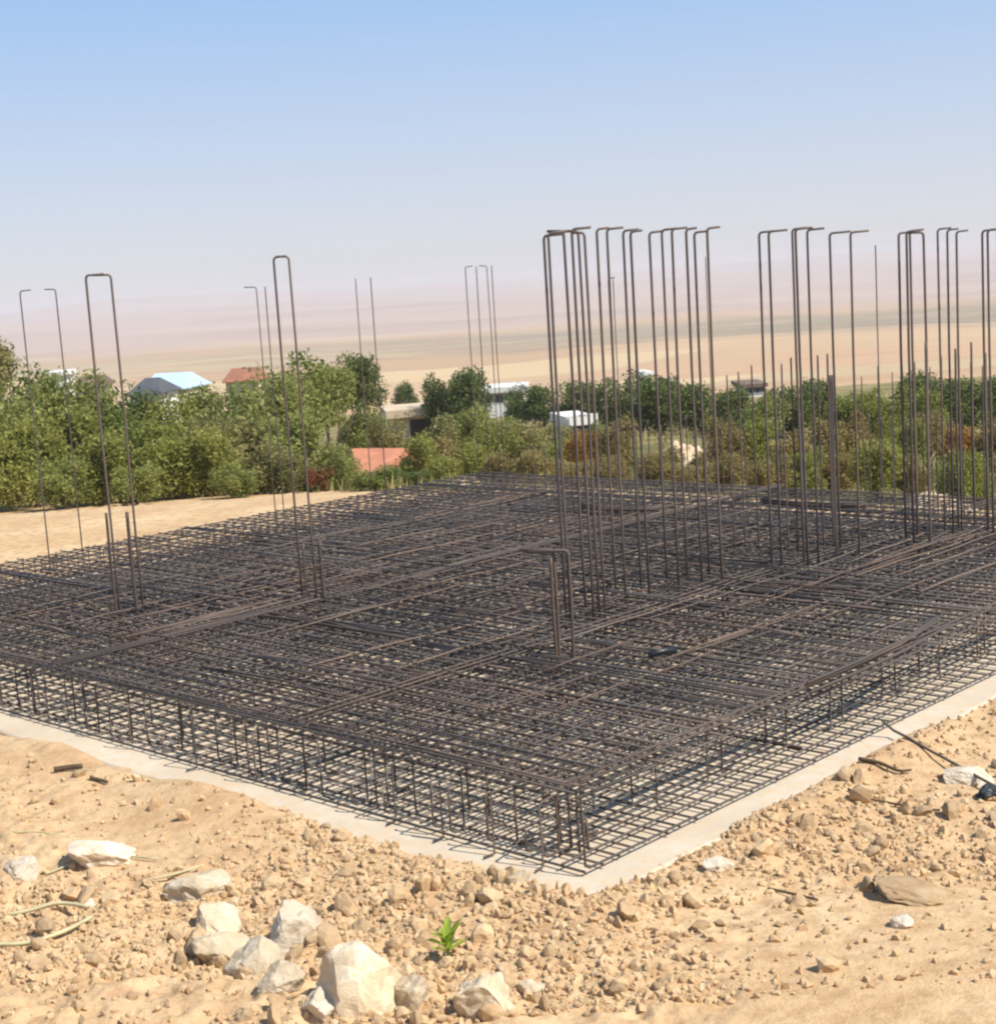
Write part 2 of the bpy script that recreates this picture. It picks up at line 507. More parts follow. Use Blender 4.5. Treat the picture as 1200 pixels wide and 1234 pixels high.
    hgt = N(nt, 'ShaderNodeMath', operation='MULTIPLY_ADD'); hgt.inputs[1].default_value = 0.35
    L.new(n3, hgt.inputs[0]); L.new(n2, hgt.inputs[2])
    bump(nt, b, hgt.outputs[0], 0.7, 0.05)
    return m

def build_ground():
    radii = list(np.geomspace(0.4, 8.4, 36))
    while radii[-1] < 17: radii.append(radii[-1] * 1.0026)
    while radii[-1] < 45: radii.append(radii[-1] * 1.009)
    while radii[-1] < 11000: radii.append(radii[-1] * 1.02)
    rr = np.array(radii)
    fine = np.radians(np.arange(-24, 24.01, 0.085))
    coarse = np.radians(np.arange(24, 336, 4.0))[1:]
    th = np.concatenate([fine, coarse])
    nt_, nr = len(th), len(rr)
    X = np.outer(rr, np.sin(th)); Y = np.outer(rr, np.cos(th))
    Z = terrain(X, Y)
    V = np.stack([X, Y, Z], -1).reshape(-1, 3)
    i = np.arange(nr - 1)[:, None]; k = np.arange(nt_)[None, :]; k2 = (k + 1) % nt_
    F = np.stack([i * nt_ + k, i * nt_ + k2, (i + 1) * nt_ + k2, (i + 1) * nt_ + k], -1).reshape(-1, 4)[:, ::-1]
    c = len(V)
    V = np.vstack([V, [[0, 0, float(terrain(np.array([0.0]), np.array([0.0]))[0])]]])
    me = quads_mesh('ground', V, F, mat_ground(), smooth=True)
    return obj('ground', me)
tag(build_ground(), kind='structure')

# ------------------------------------------------------------------ haze
def build_haze():
    m = bpy.data.materials.new('haze_air'); m.use_nodes = True
    nt = m.node_tree; nt.nodes.clear()
    out = nt.nodes.new('ShaderNodeOutputMaterial')
    pv = nt.nodes.new('ShaderNodeVolumePrincipled')
    pv.inputs['Color'].default_value = (0.74, 0.75, 0.80, 1)
    pv.inputs['Density'].default_value = 0.00024
    pv.inputs['Anisotropy'].default_value = 0.0
    nt.links.new(pv.outputs[0], out.inputs['Volume'])
    mb = MB(); mb.box(-11600, 11600, -11600, 11600, -150, 46.0)
    o = obj('haze', mb.mesh('haze', m))
    tag(o, kind='stuff')
build_haze()

# ------------------------------------------------------------------ slab
def build_slab():
    pts = []
    def edge(a, b, n):
        for i in range(n):
            t = i / n
            pts.append((a[0] + (b[0] - a[0]) * t + rng.uniform(-.03, .03), a[1] + (b[1] - a[1]) * t + rng.uniform(-.03, .03)))
    cs = [(SU0, SV0), (SU1, SV0), (SU1, SV1), (SU0, SV1)]
    for i in range(4): edge(cs[i], cs[(i + 1) % 4], 60)
    n = len(pts)
    cu, cv = (SU0 + SU1) / 2, (SV0 + SV1) / 2
    ins = [(cu + (p[0] - cu) * 0.997, cv + (p[1] - cv) * 0.997) for p in pts]
    V = [UV(p[0], p[1], -0.30) for p in pts] + [UV(p[0], p[1], -0.018 + rng.uniform(-.006, .004)) for p in pts] + [UV(p[0], p[1], 0.0) for p in ins]
    F = []
    for i in range(n):
        j = (i + 1) % n
        F.append((i, j, n + j, n + i)); F.append((n + i, n + j, 2 * n + j, 2 * n + i))
    F.append(tuple(range(2 * n, 3 * n)))
    me = mesh_from('concrete_slab', V, F, M_CONC)
    bm = bmesh.new(); bm.from_mesh(me); bmesh.ops.recalc_face_normals(bm, faces=bm.faces); bm.to_mesh(me); bm.free()
    o = obj('concrete_slab', me)
    tag(o, 'pale lean concrete slab edging out from under the rebar mesh', 'slab')
build_slab()

# ------------------------------------------------------------------ steel mat
def wav(L, n, amp, z):
    return [(L * i / n, rng.uniform(-amp, amp), z + rng.uniform(-amp, amp) * 0.6) for i in range(n + 1)]

def build_mat():
    # local frame: x along UA, y along -VB? keep a right-handed frame: x = UA, y = -VB
    ang = math.atan2(UA.y, UA.x)
    root = empty('rebar_mat', C0, ang)
    tag(root, 'two-layer steel rebar mesh tied over the whole concrete slab', 'rebar mesh')
    ZT = 0.55
    rb = 0.0108
    # straight bars of the upper layer, three slightly different meshes for each direction
    def straight(L, z, k): 
        return mesh_from('mesh_bar', *tube(wav(L, 10, 0.012, z), rb, 5), M_STEEL if k else M_STEELD, True)
    def bent(L, z, h, h0=None):
        h0 = h if h0 is None else h0
        p = [(0.02, 0, h0), (0.0, 0, h0 - .03), (0.0, 0, z + .03), (0.05, 0, z)] if h0 > z + .1 else [(0, 0, z), (.03, 0, z), (.05, 0, z)]
        p += [(L * i / 6, rng.uniform(-.012, .012), z) for i in range(1, 6)]
        p += [(L - .05, 0, z), (L, 0, z + .04), (L, 0, h - .05), (L - .02, 0, h)]
        return mesh_from('bent_bar', *tube(p, rb, 5), M_STEEL, True)
    SP = 0.197
    nu = int(VL / SP) + 1; nv = int(UL / SP) + 1
    mu = [straight(UL - .50, 0, k) for k in range(4)]; mv = [straight(VL - .44, 0, k) for k in range(4)]
    bu = [bent(UL - .05, 0.035, ZT - .03 - .05 * k, 0) for k in range(3)]; bv = [bent(VL - .05, 0.062, ZT - .05 - .05 * k, (0, .24, 0, ZT - .08, 0)[k]) for k in range(5)]
    for i in range(nu):       # bars along u
        v = i * SP
        obj('bent_bar', bu[i % 3], root, (0.0 + rng.uniform(0, .05), -v - .03 + rng.uniform(-.02, .02), 0))
        if .15 < v < VL - .15:
            obj('mesh_bar', mu[rng.randrange(4)], root, (0.24 + rng.uniform(-.10, .05), -v + rng.uniform(-.03, .03), ZT + rng.uniform(-.012, .012)), (0, 0, rng.uniform(-.0015, .0015)))
    for i in range(nv):       # bars along v
        u = i * SP
        obj('bent_bar', bv[rng.randrange(5)], root, (u + .03 + rng.uniform(-.02, .02), -rng.uniform(0, .05), 0), (0, 0, -math.pi / 2))
        if .18 < u < UL - .15:
            obj('mesh_bar', mv[rng.randrange(4)], root, (u + rng.uniform(-.03, .03), -0.22, ZT - .024 + rng.uniform(-.012, .012)), (0, 0, -math.pi / 2 + rng.uniform(-.0015, .0015)))
    # skin bars of the inner layer, away from the open margins
    su = [straight(UL - 1.5, 0, k) for k in (0, 1)]; sv = [straight(VL - 1.3, 0, k) for k in (0, 1)]
    for i in range(66):
        obj('skin_bar', su[i % 2], root, (.75 + rng.uniform(-.2, .3), -(.55 + i * .205 + rng.uniform(-.04, .04)), .36 + rng.uniform(-.02, .02)))
        obj('skin_bar', sv[i % 2], root, (.65 + i * .21 + rng.uniform(-.04, .04), -(.6 + rng.uniform(-.2, .3)), .34 + rng.uniform(-.02, .02)), (0, 0, -math.pi / 2))
    # bundles of extra bars on the column lines
    eu = [mesh_from('beam_bar', *tube(wav(UL - .6, 8, 0.02, 0), 0.011, 5), M_STEELD, True) for _ in range(2)]
    ev = [mesh_from('beam_bar', *tube(wav(VL - .6, 8, 0.02, 0), 0.011, 5), M_STEELD, True) for _ in range(2)]
    for line, w in ((0.24, .30), (3.1, .40), (7.0, .40)):
        for q in range(2 if line < 1 else 4):
            z = (ZT + .03, ZT + .03, .30, .06)[q]
            obj('beam_bar', eu[q % 2], root, (0.3, -(line + w * q / 4), z + rng.uniform(-.01, .01)))
    for line, w in ((0.26, .45), (3.5, .40), (7.6, .40)):
        for q in range(2 if line < 1 else 4):
            z = (ZT + .05, ZT + .05, ZT + .05, .06)[q]
            obj('beam_bar', ev[q % 2], root, (line + w * q / 4, -0.3, z + rng.uniform(-.01, .01)), (0, 0, -math.pi / 2))
    # lap bars and offcuts thrown over the upper layer
    lap = [mesh_from('lap_bar', *tube(wav(3.2, 5, 0.03, 0), 0.0105, 5), (M_STEEL, M_STEELD, M_RUSTY)[k % 3], True) for k in range(6)]
    for k in range(260):
        u, v = rng.uniform(1.3, UL - 3.6), rng.uniform(1.0, VL - 3.6)
        along_u = rng.random() < .55
        obj('lap_bar', lap[rng.randrange(6)], root, (u, -v, ZT + rng.uniform(.01, .07)), (0, rng.uniform(-.006, .006), (0 if along_u else -math.pi / 2) + rng.gauss(0, .035)), (rng.uniform(.5, 1.1), 1, 1))
    # chairs that carry the upper layer
    ch = [mesh_from('bar_chair', *tube([(-.22, 0, .02), (-.06, 0, .02), (-.05, 0, .05), (-.05, 0, ZT - .06), (-.02, 0, ZT - .04), (.16, 0, ZT - .04), (.19, 0, ZT - .06), (.19, 0, .02), (.3, 0, .02)], 0.010, 5), M_STEELD, True)]
    n = 0
    for i in range(15):
        for j in range(15):
            if n >= 220: break
            obj('bar_chair', ch[0], root, (0.55 + i * 1.0 + rng.uniform(-.1, .1), -(0.55 + j * 0.97 + rng.uniform(-.1, .1)), 0.0), (0, 0, rng.choice((0, math.pi / 2)) + rng.uniform(-.15, .15)))
            n += 1
    for k in range(26):
        u = .3 + k * .57
        obj('bar_chair', ch[0], root, (u + rng.uniform(-.15, .15), -rng.uniform(.12, .3), 0), (0, 0, rng.choice((0, math.pi / 2)) + rng.uniform(-.2, .2)))
build_mat()

# ------------------------------------------------------------------ column and wall starter bars
HB = 4.70
def bar_mesh(h, hook, r=0.0122, name='upright_bar', mat=None):
    p = [(0, 0, 0.02), (0.004, 0.004, h * .33), (-.004, .003, h * .66), (0, 0, h - .09)]
    if hook:
        p[-1] = (0, 0, h - .05)
        p += [(0.006, 0, h - .022), (0.024, 0, h - .004), (0.05, 0, h), (0.05 + hook, 0, h + .006)]
    else:
        p += [(0, 0, h)]
    return mesh_from(name, *tube(p, r, 6), mat or M_STEELD, True)
BARS = {}
def bar(h, hook, r=0.0122):
    k = (round(h, 2), round(hook, 2), round(r, 4))
    if k not in BARS: BARS[k] = bar_mesh(h, hook, r, 'upright_bar', M_STEELD if r > .0178 else M_BAR)
    return BARS[k]

def solve_v(u, xtop, h=HB):
    lo, hi = -3.0, 19.0
    for _ in range(40):
        m = (lo + hi) / 2
        if project(UV(u, m, h))[0] < xtop: lo = m
        else: hi = m
    return lo

def solve_u(v, xtop, h=HB):
    lo, hi = -3.0, 19.0
    for _ in range(40):
        m = (lo + hi) / 2
        if project(UV(m, v, h))[0] > xtop: lo = m
        else: hi = m
    return lo

def tie_mesh(w, d, r=0.007):
    p = [(-w, -d, 0), (w, -d, 0), (w, d, 0), (-w, d, 0), (-w, -d, 0)]
    return mesh_from('tie', *tube(p, r, 4), M_STEEL, True)

def bar_group(name, label, group, bars, ties=(), rz=0.0, cat='starter bars'):
    """bars: (world Vector, height, hook length, hook heading in degrees[, radius])"""
    c = Vector((0, 0, 0))
    for b in bars: c += Vector((b[0].x, b[0].y, 0))
    c /= len(bars)
    root = empty(name, (c.x, c.y, 0.0))
    tag(root, label, cat, group)
    for b in bars:
        r = b[4] if len(b) > 4 else 0.0122
        o = obj('upright_bar', bar(b[1], b[2], r), root, (b[0].x - c.x, b[0].y - c.y, 0),
                (R(rng.uniform(-.14, .14)), R(rng.uniform(-.14, .14)), R(b[3] + rng.uniform(-9, 9))))
    if ties:
        hw = max(0.03, max(abs((Vector((b[0].x, b[0].y, 0)) - c).dot(VB)) for b in bars) + .016)
        hd = max(0.03, max(abs((Vector((b[0].x, b[0].y, 0)) - c).dot(UA)) for b in bars) + .016)
        tm = tie_mesh(hw, hd)
        for z in ties:
            obj('tie', tm, root, (0, 0, z), (R(rng.uniform(-2, 2)), R(rng.uniform(-2, 2)), math.atan2(VB.y, VB.x)))
    return root

GA = 'column starter bars standing in the mesh'
GV = math.degrees(math.atan2(VB.y, VB.x)); GU = math.degrees(math.atan2(UA.y, UA.x))
def on_u(u, spec, h=HB, hook=.14, head=None):
    """bars on the line u = const whose tops fall on the given photo columns"""
    out = []
    for s in spec:
        x = s[0] if isinstance(s, tuple) else s
        uu = u + (s[1] if isinstance(s, tuple) else 0.0)
        hk = s[2] if isinstance(s, tuple) and len(s) > 2 else hook
        out.append((UV(uu, solve_v(uu, x, h)), h, hk, head if head is not None else GV + 0))
    return out

def tall(name, label, spec, ties=(.3, .52), r=.0165, extra=(), jit=.10):
    """spec: (photo column, photo row of the top, distance, hook, heading)"""
    b = []
    for (x, y, Y, hk, hd) in spec:
        P = at_y(x, y, Y + rng.uniform(-jit, jit))
        b.append((Vector((P.x, P.y, 0)), P.z, hk, hd, r))
    for (x, y, Y, hk, hd, rr) in extra:
        P = at_y(x, y, Y)
        b.append((Vector((P.x, P.y, 0)), P.z, hk, hd, rr))
    bar_group(name, label, GA, b, ties)
tall('column_rebar', 'thick dark cluster of hooked bars, nearest and leftmost of the tall right-hand clusters',
     [(655, 284, 17.7, .18, 2), (660, 281, 17.4, .16, 4), (680, 278, 17.9, .14, 176), (689, 276, 17.4, .16, 8), (697, 278, 17.7, .12, 178), (704, 280, 17.4, .10, 172)],
     (.3, .52), .0175, [])
tall('column_rebar', 'two short dark starter bars with a long flat hook, standing before the thick dark cluster',
     [(663, 672, 15.6, 0, 0), (684, 663, 15.6, .36, 176), (667, 662, 15.65, .30, 178)], (.3, .52), .0185, jit=0)
tall('wall_rebar', 'four hooked bars close beside the thick dark cluster', [(718, 276, 18.6, .10, 4), (730, 276, 18.3, .14, 0), (750, 278, 18.8, .14, 2), (760, 279, 18.4, .09, 0)])
tall('wall_rebar', 'six hooked bars whose last hook turns up above the others',
     [(783, 280, 19.2, .12, 3), (797, 277, 18.8, .13, 0), (808, 276, 19.2, .14, 2), (826, 276, 18.8, .08, 0), (836, 280, 19.2, .12, 4), (851, 275, 18.9, .11, 6)])
tall('column_rebar', 'five hooked bars in two tight pairs with flat hooks reaching right',
     [(914, 280, 19.6, .22, 5), (926, 279, 19.3, .18, 5), (954, 276, 19.6, .12, 0), (959, 276, 19.3, .16, 0), (972, 277, 19.5, .16, -3)])
tall('column_rebar', 'pair of bars with long level hooks, alone between two clusters', [(1000, 281, 20.4, .22, 4), (1023, 280, 20.2, .18, 0)])
tall('column_rebar', 'tight bundle of bars with one dark hooked frame on top',
     [(1081, 281, 21.0, .18, 4), (1091, 279, 20.8, .14, 0), (1096, 278, 21.1, .14, 0), (1112, 280, 20.9, .17, 178)])
tall('column_rebar', 'three slim hooked bars between the dark frame and picture edge', [(1130, 276, 21.4, .13, 0), (1140, 277, 21.2, .10, 0), (1151, 279, 21.3, .11, 0)], r=.0150)
tall('column_rebar', 'hooked bars cut by the right edge of the picture', [(1183, 278, 21.2, .2, 0), (1190, 277, 21.0, .14, 0), (1201, 277, 21.2, .14, 0), (1212, 277, 21.0, .14, 0)])
# hairpins at left: the tall bars and the thick short starters lapped to them
tall('column_rebar', 'leaning narrow hairpin of two tall bars, second hairpin from the left',
     [(330, 310, 19.3, .10, 0), (348, 309, 19.3, .10, 180)], (.3, .5, 1.05), .0155, [(365, 655, 19.3, 0, 0, .017), (385, 651, 19.2, 0, 0, .024)], jit=0)
tall('column_rebar', 'wide gate-shaped pair of tall bars at far left',
     [(103, 332, 19.5, .18, 0), (133, 331, 19.5, .18, 180)], (.3, .5), .0150, [(128, 618, 19.4, 0, 0, .019), (153, 617, 19.4, 0, 0, .022)], jit=0)
# dark stubs tied into the near corner of the mesh
tall('corner_rebar', 'short dark stub bars bound together at the near corner of the mesh',
     [(684, 952, 11.55, 0, 0), (694, 955, 11.45, 0, 0), (706, 985, 11.5, 0, 0), (672, 962, 11.7, 0, 0)], (.14, .4), .0135, jit=.02)
def single(xs, u, label, hooks, h=HB, r=.0105):
    b = []
    for i, x in enumerate(xs):
        b.append((UV(u, solve_v(u, x, h)), h, hooks[i][0], hooks[i][1], r))
    bar_group('column_rebar', label, GA, b, (.3, .5))
single((25, 67), 14.6, 'two thin far bars at the extreme left, hooks facing each other', [(.12, 0), (.12, 180)])
single((309, 319), 14.7, 'thin far bars with a hook, behind the leaning pair', [(.16, 180), (0, 0)], h=4.55)
single((428, 446), 14.8, 'two thin far bars with straight tops over the round tree', [(0, 0), (0, 0)], h=4.6)
single((561, 573, 587, 592), 14.7, 'thin far bars with one small hooked frame over the far corner', [(.1, 0), (0, 0), (.1, 180), (0, 0)])
single((877, 893), 12.4, 'two faint far bars with straight tops behind the tall clusters', [(0, 0), (0, 0)], h=4.6)
single((1063, 1069), 8.4, 'faint straight far bars beside the dark hooked frame', [(0, 0), (0, 0)], h=4.6)
single((733, 738), 12.0, 'single faint far bar behind the close row', [(.08, 0), (0, 0)], h=4.3)

# short starters that end among the trees and against the plain
def starters(spec, label, h, r=.0122):
    b = []
    for (x, y, Y) in spec:
        P = at_y(x, y, Y)
        b.append((Vector((P.x, P.y, 0)), P.z, 0, 0, r))
    bar_group('wall_rebar', label, GA, b, (.3, .52))
starters([(876, 452, 21.0), (889, 448, 21.3), (905, 440, 21.1)], 'short bars ending against the fields beside the small white house', 3)
starters([(941, 438, 20.4), (952, 431, 20.6)], 'two short bars ending against the fields, below the flat hooks', 3)
starters([(984, 428, 21), (996, 426, 21.2), (1000, 452, 20.0), (1001.5, 452, 20.1)], 'short bars around one thick dark bar, below the level hooks', 3, .0135)
starters([(1114, 412, 20.4), (1115.5, 414, 20.5), (1150, 420, 21.5), (1170, 412, 21.8), (1187, 425, 21.6)], 'short bars ending below the slim hooked bars', 3, .015)
def wall_row(x0, x1, n, y0, y1, Y0, Y1, label):
    b = []
    for i in range(n):
        t = i / (n - 1)
        P = at_y(x0 + (x1 - x0) * t + rng.uniform(-3, 3), y0 + (y1 - y0) * t + rng.uniform(-9, 9), Y0 + (Y1 - Y0) * t)
        b.append((Vector((P.x, P.y, 0)), P.z, 0, 0, .0098))
    bar_group('wall_rebar', label, 'rows of short wall starters along the back of the mesh', b, (), cat='starter bars')
wall_row(726, 838, 9, 512, 508, 24.0, 26.0, 'row of short wall starters before the pale rubble mound')
wall_row(852, 966, 9, 505, 500, 26.5, 25.0, 'row of short wall starters just past the rubble mound')
wall_row(1030, 1172, 10, 500, 492, 23.5, 22.0, 'row of short wall starters nearest the right-hand picture edge')
wall_row(1040, 1200, 11, 446, 430, 26.5, 23.5, 'taller row of thin wall starters ending against the fields at right')
wall_row(640, 700, 5, 545, 540, 25.5, 25.0, 'five short wall starters under the small white-walled sheds')

# loose steel lying on the mat
def loose_bar(name, label, pts, r, mat, cat='bar', sides=6):
    c = Vector(pts[0])
    o = obj(name, mesh_from(name, *tube([Vector(p) - c for p in pts], r, sides), mat, True), None, c)
    return tag(o, label, cat)
def bundle(label, px0, py0, px1, py1, n, z=.62):
    a = at_z(px0, py0, z); b = at_z(px1, py1, z)
    root = empty('rebar_bundle', a)
    tag(root, label, 'rebar bundle', 'bundles of loose bars lying on the mesh')
    d = (b - a); s = Vector((-d.y, d.x, 0)).normalized()
    for i in range(n):
        o1 = s * rng.uniform(-.06, .06) + Vector((0, 0, rng.uniform(0, .10)))
        e = d * rng.uniform(.9, 1.03)
        p = [o1, o1 + e * .33 + Vector((0, 0, -.03)), o1 + e * .66 + Vector((0, 0, -.03)) + s * rng.uniform(-.03, .03), o1 + e + s * rng.uniform(-.05, .05)]
        obj('loose_bar', mesh_from('loose_bar', *tube(p, .015, 5), M_STEELD, True), root)
bundle('dark bundle of loose bars lying on the far right of the mesh', 918, 608, 1050, 613, 7)
bundle('thin bundle of loose bars lying on the middle far mesh', 698, 614, 800, 617, 5)
bundle('loose bars lying along the near right margin of the mesh', 975, 836, 1140, 754, 3, .60)

# small dark pipe offcut on the mesh
M_DARK = mat_plain('dark_plastic', (0.018, 0.022, 0.026), 0.45, 0.2)
a = at_z(782, 789, .60); b_ = at_z(814, 783, .60)
loose_bar('pipe_offcut', 'short dark blue-grey pipe offcut lying on the mesh', [a, a.lerp(b_, .5) + Vector((0, 0, .01)), b_], .035, M_DARK, 'pipe', 8)
# ------------------------------------------------------------------ rocks, clods, litter
def rock_mesh(name, seed, sub, mat, cuts=9, flat=1.0, rough=.05):
    rg = random.Random(seed)
    bm = bmesh.new()
    bmesh.ops.create_icosphere(bm, subdivisions=sub, radius=1.0)
    planes = []
    for _ in range(cuts):
        n = Vector((rg.gauss(0, 1), rg.gauss(0, 1), rg.gauss(0, 1))).normalized()
        planes.append((n, rg.uniform(.52, .86)))
    for v in bm.verts:
        for n, d in planes:
            k = v.co.dot(n)
            if k > d: v.co -= n * (k - d) * .96
        v.co += Vector((rg.uniform(-1, 1), rg.uniform(-1, 1), rg.uniform(-1, 1))) * rough
        v.co.z *= flat
    if sub >= 3:
        from mathutils import noise as mnoise
        for v in bm.verts:
            q = v.co * 2.1 + Vector((seed, seed * .7, 0))
            v.co += v.co.normalized() * (.11 * mnoise.fractal(q, .9, 2.1, 5))
    me = bpy.data.meshes.new(name); bm.to_mesh(me); bm.free()
    me.materials.append(mat)
    return me

ROCKS = [  # label, px, py (centre), width px, height px, white?, seed
    ('upright white chalky rock, tallest of the pale stones at lower left', 348, 1108, 66, 84, 1, 1),
    ('broad cream boulder at the bottom edge, left of the weed', 432, 1196, 96, 92, 0, 2),
    ('rounded cream boulder at the bottom edge, below the weed', 584, 1206, 84, 84, 0, 3),
    ('pale wedge of rock tucked between the two bottom boulders', 494, 1205, 44, 56, 0, 4),
    ('small white stone cut by the bottom edge beside the broad boulder', 392, 1226, 52, 36, 1, 5),
    ('yellowish rounded rock left of the upright white rock', 264, 1136, 60, 52, 0, 6),
    ('slanted tan rock between the yellowish and upright white rocks', 312, 1152, 66, 56, 0, 7),
    ('cream rock half sunk above the yellowish rounded rock', 256, 1104, 58, 44, 0, 8),
    ('flat chalky slab among dry stalks at left', 118, 1027, 68, 30, 1, 9),
    ('pinkish white stone near the left picture edge', 26, 1042, 40, 34, 1, 10),
    ('pinkish tan half-buried rock right of the dry stalks', 240, 1062, 66, 36, 0, 11),
    ('flat whitish stone beside the dark plastic scrap', 1168, 934, 46, 24, 1, 12),
    ('small pale stone alone on smooth dirt at lower right', 1088, 1120, 26, 20, 1, 13),
    ('flat greyish stone half buried among clods below the slab side', 866, 1046, 34, 22, 1, 14),
    ('broad flat hump of hard earth sunk in the dirt at right', 1100, 1078, 84, 20, 2, 15),
    ('small cream rock close to the slab below the mesh edge', 626, 1071, 26, 20, 0, 16),
    ('tan rock with flat top under the upright white rock', 338, 1196, 48, 34, 0, 17),
    ('small white stone by the looped dry stalk', 106, 1080, 18, 18, 1, 18),
    ('brown clod standing on the thin curved wire', 1080, 980, 16, 18, 2, 19),
    ('cream stone near the bottom right of the rounded boulder', 640, 1196, 30, 24, 0, 20),
]
for (lab, px, py, w, h, white, sd_) in ROCKS:
    g = at_z(px, py + h * .38, -0.02)
    g.z = tz(g.x, g.y)
    k = (g - CAM).length / FPX
    sx, sz = w * k * .57, h * k * .57
    me = rock_mesh('rock', 100 + sd_, 4, [M_ROCK, M_ROCKW, M_CLOD][white], 14, 1.0, .012)
    o = obj('rock', me, None, (g.x, g.y + sx * .4, g.z + sz * .17), (rng.uniform(-.2, .2), rng.uniform(-.2, .2), rng.uniform(0, 6.3)), (sx * 1.12, sx * 1.0, sz * 1.12))
    tag(o, lab, 'rock', 'pale rocks in the dug earth')

# individual clods, then the crumbs nobody could count
CM = [rock_mesh('earth_clod', 300 + i, 2 if i < 6 else 1, M_CLOD, 8, .8, .10 if i < 6 else .2) for i in range(10)]
def clod_density(x, y):
    u, v = to_uv(x, y)
    n = 0.55 + fbm(x / 1.5, y / 1.5, 51, 3)
    px = 600 + FPX * x / y
    # smooth trodden corner at lower right and quiet strip along the slab's left side
    q = n * (1 - .97 * sstep(800, 1000, px) * sstep(1500, 1300, px) * sstep(10.9, 10.1, y)) * (1 - .85 * sstep(430, 220, px) * sstep(11.2, 12.0, y)) * (1 - .95 * sstep(260, 130, px) * sstep(9.9, 9.5, y)) * (1 - .55 * sstep(900, 1000, px) * sstep(12.0, 13.0, y))
    ins = np.minimum(np.minimum(u - SU0, SU1 - u), np.minimum(v - SV0, SV1 - v))
    q = q * (ins < 0.05) * sstep(17, 12, y)
    q = np.maximum(q, .07 * (ins < 0.05) * sstep(17, 12, y))
    return np.clip(q, 0, 1)
def scatter(n, seed, y0=8.7, y1=16.5, wide=.34):
    g = np.random.default_rng(seed); out = []
    while len(out) < n:
        y = g.uniform(y0, y1, 4000); x = g.uniform(-wide, wide, 4000) * y
        y = y0 + (y - y0) ** 1.15 * .9
        keep = g.uniform(0, 1, 4000) < clod_density(x, y)
        out += list(zip(x[keep], y[keep]))
    return out[:n]
for (x, y) in scatter(290, 5):
    s = rng.choice((.030, .036, .042, .05, .06, .075, .09)) * rng.uniform(.85, 1.25)
    o = obj('earth_clod', CM[rng.randrange(6)], None, (x, y, tz(x, y) + s * .25), (rng.uniform(0, 6.3), rng.uniform(0, 6.3), rng.uniform(0, 6.3)), (s * rng.uniform(.8, 1.4), s, s * rng.uniform(.7, 1)))
    tag(o, 'fist-sized crumbled clod of dry tan earth lying in front of slab', 'clod', 'clods of dry earth strewn around the slab')
def crumb_stuff():
    pts = np.array(scatter(12500, 9, wide=.46))
    Z = terrain(pts[:, 0], pts[:, 1])
    Vs, Fs, off = [], [], 0
    protos = []
    for m in CM[6:]:
        v = np.array([p.co[:] for p in m.vertices]); f = np.array([p.vertices[:] for p in m.polygons])
        protos.append((v, f))
    for (x, y), z in zip(pts, Z):
        v, f = protos[rng.randrange(len(protos))]
        s = .010 + .034 * rng.random() ** 1.8
        e = Euler((rng.uniform(0, 6), rng.uniform(0, 6), rng.uniform(0, 6))).to_matrix()
        vv = v * np.array([s * rng.uniform(.8, 1.4), s, s * .85])
        vv = vv @ np.array(e).T + np.array([x, y, z + s * .2])
        Vs.append(vv); Fs.append(f + off); off += len(v)
    o = obj('earth_crumbs', quads_mesh('earth_crumbs', np.vstack(Vs), np.vstack(Fs), M_CLOD))
    tag(o, 'fine crumbs of dry tan earth scattered over the dug ground', 'crumbs', kind='stuff')
crumb_stuff()

M_STRAW = mat_plain('dry_straw', (0.50, 0.45, 0.26), 0.85, .2)
M_STICK = mat_plain('dark_stick', (0.10, 0.065, 0.035), 0.9, .3)
def ground_line(name, label, pxs, r, mat, cat, lift=.012, group=None, ends=None):
    pts = []
    for (px, py) in pxs:
        g = at_z(px, py, -.03); pts.append(Vector((g.x, g.y, tz(g.x, g.y) + lift + r)))
    # resample smoothly
    P = []
    for i in range(len(pts) - 1):
        for t in (0, .25, .5, .75):
            a0 = pts[max(i - 1, 0)]; a1 = pts[i]; a2 = pts[i + 1]; a3 = pts[min(i + 2, len(pts) - 1)]
            q = .5 * ((2 * a1) + (a2 - a0) * t + (2 * a0 - 5 * a1 + 4 * a2 - a3) * t * t + (3 * a1 - a0 - 3 * a2 + a3) * t ** 3)
            q.z = max(q.z, tz(q.x, q.y) + r * .6)
            P.append(q)
    P.append(pts[-1])
    rad = [r * (1 - .55 * (i / (len(P) - 1)) if ends else 1) for i in range(len(P))]
    c = P[0].copy()
    o = obj(name, mesh_from(name, *tube([p - c for p in P], rad, 6), mat, True), None, c)
    return tag(o, label, cat, group)
G_ST = 'dry stalks on the ground at the left'
ground_line('dry_stalk', 'long pale dry stalk curving to the left picture edge, upper arm', [(-20, 1108), (30, 1102), (70, 1096), (108, 1101)], .015, M_STRAW, 'stalk', lift=.045, group=G_ST)
ground_line('dry_stalk', 'lower pale stalk curling back towards the left picture edge', [(-20, 1143), (30, 1140), (75, 1130), (112, 1112)], .016, M_STRAW, 'stalk', lift=.05, group=G_ST)
ground_line('dry_stalk', 'thin greenish straw right of the chalky slab', [(186, 1064), (212, 1054), (242, 1043)], .010, M_STRAW, 'stalk', lift=.035, group=G_ST)
ground_line('dry_stalk', 'bent straw lying under the chalky slab', [(56, 1052), (92, 1040), (130, 1033), (190, 1036)], .009, M_STRAW, 'stalk', group=G_ST)
ground_line('dry_stalk', 'thin straw crossing behind the chalky slab', [(0, 1010), (38, 1006), (80, 1008)], .006, M_STRAW, 'stalk', group=G_ST)
G_SK = 'dark sticks lying on the dirt'
ground_line('stick', 'thick short dark stick on smooth dirt near the slab at left', [(66, 934), (82, 932), (100, 931)], .026, M_STICK, 'stick', group=G_SK)
